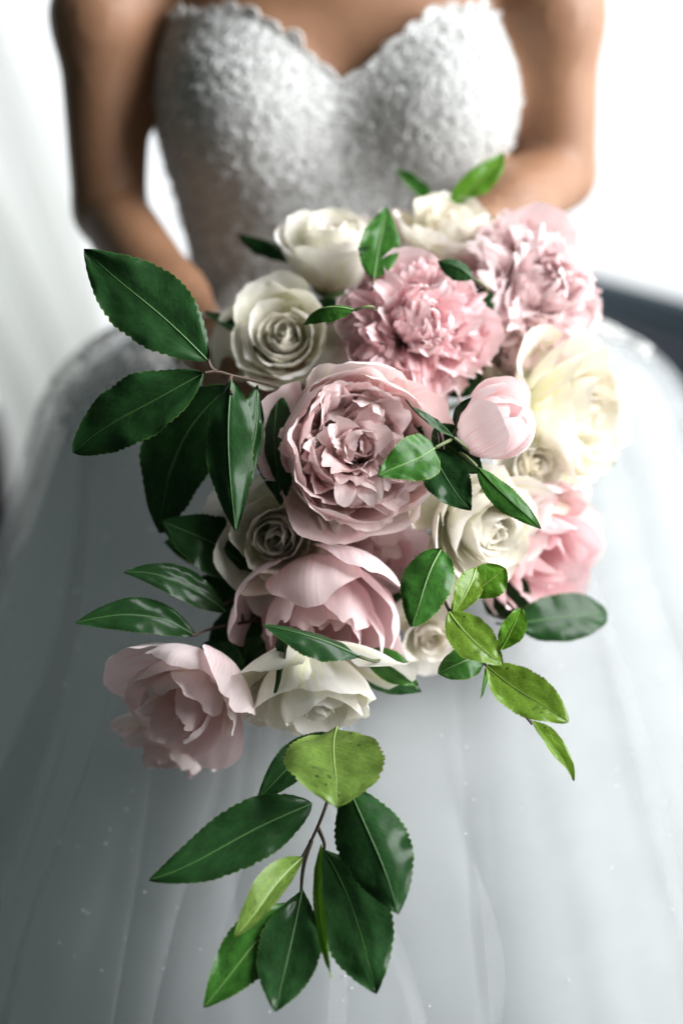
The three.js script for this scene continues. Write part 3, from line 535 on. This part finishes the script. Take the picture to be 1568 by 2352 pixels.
sprig('trailing sprig of dark serrated leaves below a pale round leaf at the bouquet tip',
  [[[760, 1690, 1.03], [765, 1780, 1.0], [745, 1860, 0.985], [715, 1930, 0.98], [690, 1975, 0.975]], [[730, 1900, 0.985], [745, 1940, 0.98], [742, 1960, 0.98]], [[760, 1830, 0.99], [785, 1850, 0.98], [792, 1856, 0.975]], [[715, 1930, 0.98], [697, 1990, 0.975], [690, 2070, 0.97]]],
  [
    [774, 1670, 1.0, 768, 1857, 0.945, 232, 'pale', { n: [-0.05, 0.75, 0.7], fold: 8, arch: 0.14, p: 1.15, q: 0.75 }],
    [752, 1682, 1.04, 588, 1836, 1.02, 84, 'deep', { n: [-0.1, 0.3, 1], fold: 10 }],
    [718, 1845, 0.985, 338, 2012, 0.95, 146, 'deep', { n: [0.0, 0.25, 1], fold: 12, arch: 0.03, p: 0.82, swing: -0.03 }],
    [795, 1800, 0.975, 908, 2102, 0.93, 176, 'dark', { n: [-0.10, 0.42, 1], fold: -14, arch: 0.06, p: 0.95, swing: -0.04 }],
    [740, 1948, 0.98, 868, 2284, 0.935, 180, 'deep', { n: [0.05, 0.3, 1], fold: 10, p: 1.0, swing: -0.03 }],
    [738, 1940, 0.97, 757, 2246, 0.93, 62, 'bright', { n: [-0.85, 0.2, 0.6], fold: 24, half: [0.6, 1.0] }],
    [694, 1970, 0.97, 534, 2150, 0.93, 96, 'pale', { n: [0.45, 0.55, 0.75], fold: 26, half: [1.1, 0.6], arch: 0.05 }],
    [672, 2075, 0.965, 464, 2310, 0.93, 128, 'mid', { n: [0.0, 0.3, 1], fold: 10, arch: 0.03 }],
    [694, 2040, 0.97, 634, 2326, 0.925, 150, 'deep', { n: [0, 0.3, 1], fold: 8, p: 1.1 }],
  ]);
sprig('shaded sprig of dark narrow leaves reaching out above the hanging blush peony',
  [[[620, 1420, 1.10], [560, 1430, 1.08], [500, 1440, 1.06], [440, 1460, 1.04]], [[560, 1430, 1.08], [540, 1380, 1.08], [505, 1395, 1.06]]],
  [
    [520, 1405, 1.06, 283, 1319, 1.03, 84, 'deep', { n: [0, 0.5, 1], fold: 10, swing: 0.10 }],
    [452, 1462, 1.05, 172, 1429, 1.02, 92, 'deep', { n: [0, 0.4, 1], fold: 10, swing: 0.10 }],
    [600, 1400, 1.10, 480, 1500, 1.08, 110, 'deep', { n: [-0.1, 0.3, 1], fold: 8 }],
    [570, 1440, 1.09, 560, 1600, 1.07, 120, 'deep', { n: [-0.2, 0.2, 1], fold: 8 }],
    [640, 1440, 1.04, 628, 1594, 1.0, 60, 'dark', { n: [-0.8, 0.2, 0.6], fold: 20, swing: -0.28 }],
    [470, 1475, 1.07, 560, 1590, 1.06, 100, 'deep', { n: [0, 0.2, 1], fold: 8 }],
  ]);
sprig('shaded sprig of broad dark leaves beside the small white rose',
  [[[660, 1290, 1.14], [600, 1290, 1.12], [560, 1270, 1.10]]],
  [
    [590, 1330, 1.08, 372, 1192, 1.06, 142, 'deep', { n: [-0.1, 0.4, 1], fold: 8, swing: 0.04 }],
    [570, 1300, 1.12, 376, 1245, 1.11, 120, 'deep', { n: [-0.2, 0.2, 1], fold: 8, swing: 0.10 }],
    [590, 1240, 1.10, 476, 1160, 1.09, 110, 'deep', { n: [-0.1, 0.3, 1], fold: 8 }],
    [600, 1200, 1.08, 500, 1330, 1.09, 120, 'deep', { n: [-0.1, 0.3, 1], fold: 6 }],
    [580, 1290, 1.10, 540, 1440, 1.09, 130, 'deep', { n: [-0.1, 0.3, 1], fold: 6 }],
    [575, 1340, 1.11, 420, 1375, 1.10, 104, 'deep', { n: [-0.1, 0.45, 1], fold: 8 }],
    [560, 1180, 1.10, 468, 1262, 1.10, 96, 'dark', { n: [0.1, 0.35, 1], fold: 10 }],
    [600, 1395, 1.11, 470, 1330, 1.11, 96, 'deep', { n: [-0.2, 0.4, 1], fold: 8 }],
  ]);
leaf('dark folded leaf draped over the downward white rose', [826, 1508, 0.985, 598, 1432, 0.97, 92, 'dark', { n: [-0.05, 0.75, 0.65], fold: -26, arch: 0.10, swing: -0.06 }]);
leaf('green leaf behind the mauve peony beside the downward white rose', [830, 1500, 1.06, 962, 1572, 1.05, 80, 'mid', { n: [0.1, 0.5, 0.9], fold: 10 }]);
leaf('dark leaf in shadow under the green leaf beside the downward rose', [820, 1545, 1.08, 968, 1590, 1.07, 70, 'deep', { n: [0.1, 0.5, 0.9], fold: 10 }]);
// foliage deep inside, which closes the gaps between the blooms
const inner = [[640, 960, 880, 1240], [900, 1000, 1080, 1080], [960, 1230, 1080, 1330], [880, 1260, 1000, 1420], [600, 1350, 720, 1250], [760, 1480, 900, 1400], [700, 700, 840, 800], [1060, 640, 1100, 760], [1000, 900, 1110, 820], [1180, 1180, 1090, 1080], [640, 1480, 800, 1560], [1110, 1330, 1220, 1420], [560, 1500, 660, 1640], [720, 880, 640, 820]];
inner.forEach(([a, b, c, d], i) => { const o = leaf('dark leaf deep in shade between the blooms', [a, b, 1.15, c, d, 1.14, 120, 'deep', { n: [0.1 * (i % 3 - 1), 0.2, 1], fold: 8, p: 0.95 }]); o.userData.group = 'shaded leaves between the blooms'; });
// binding ribbon round the stems
{
  const o = thing('bouquet_handle', 'white ribbon bound stems held behind the flowers', 'handle', null, KNOT.clone());
  const a = GRIP_AXIS.clone(), pts = [-0.02, 0.03, 0.08, 0.13].map(t => a.clone().multiplyScalar(t));
  mesh('ribbon', tube(pts, 0.017, 0.015, 16, 14), phys({ color: lin(0.8, 0.8, 0.78), roughness: 0.5 }), o);
}
renderer.render(scene, camera);
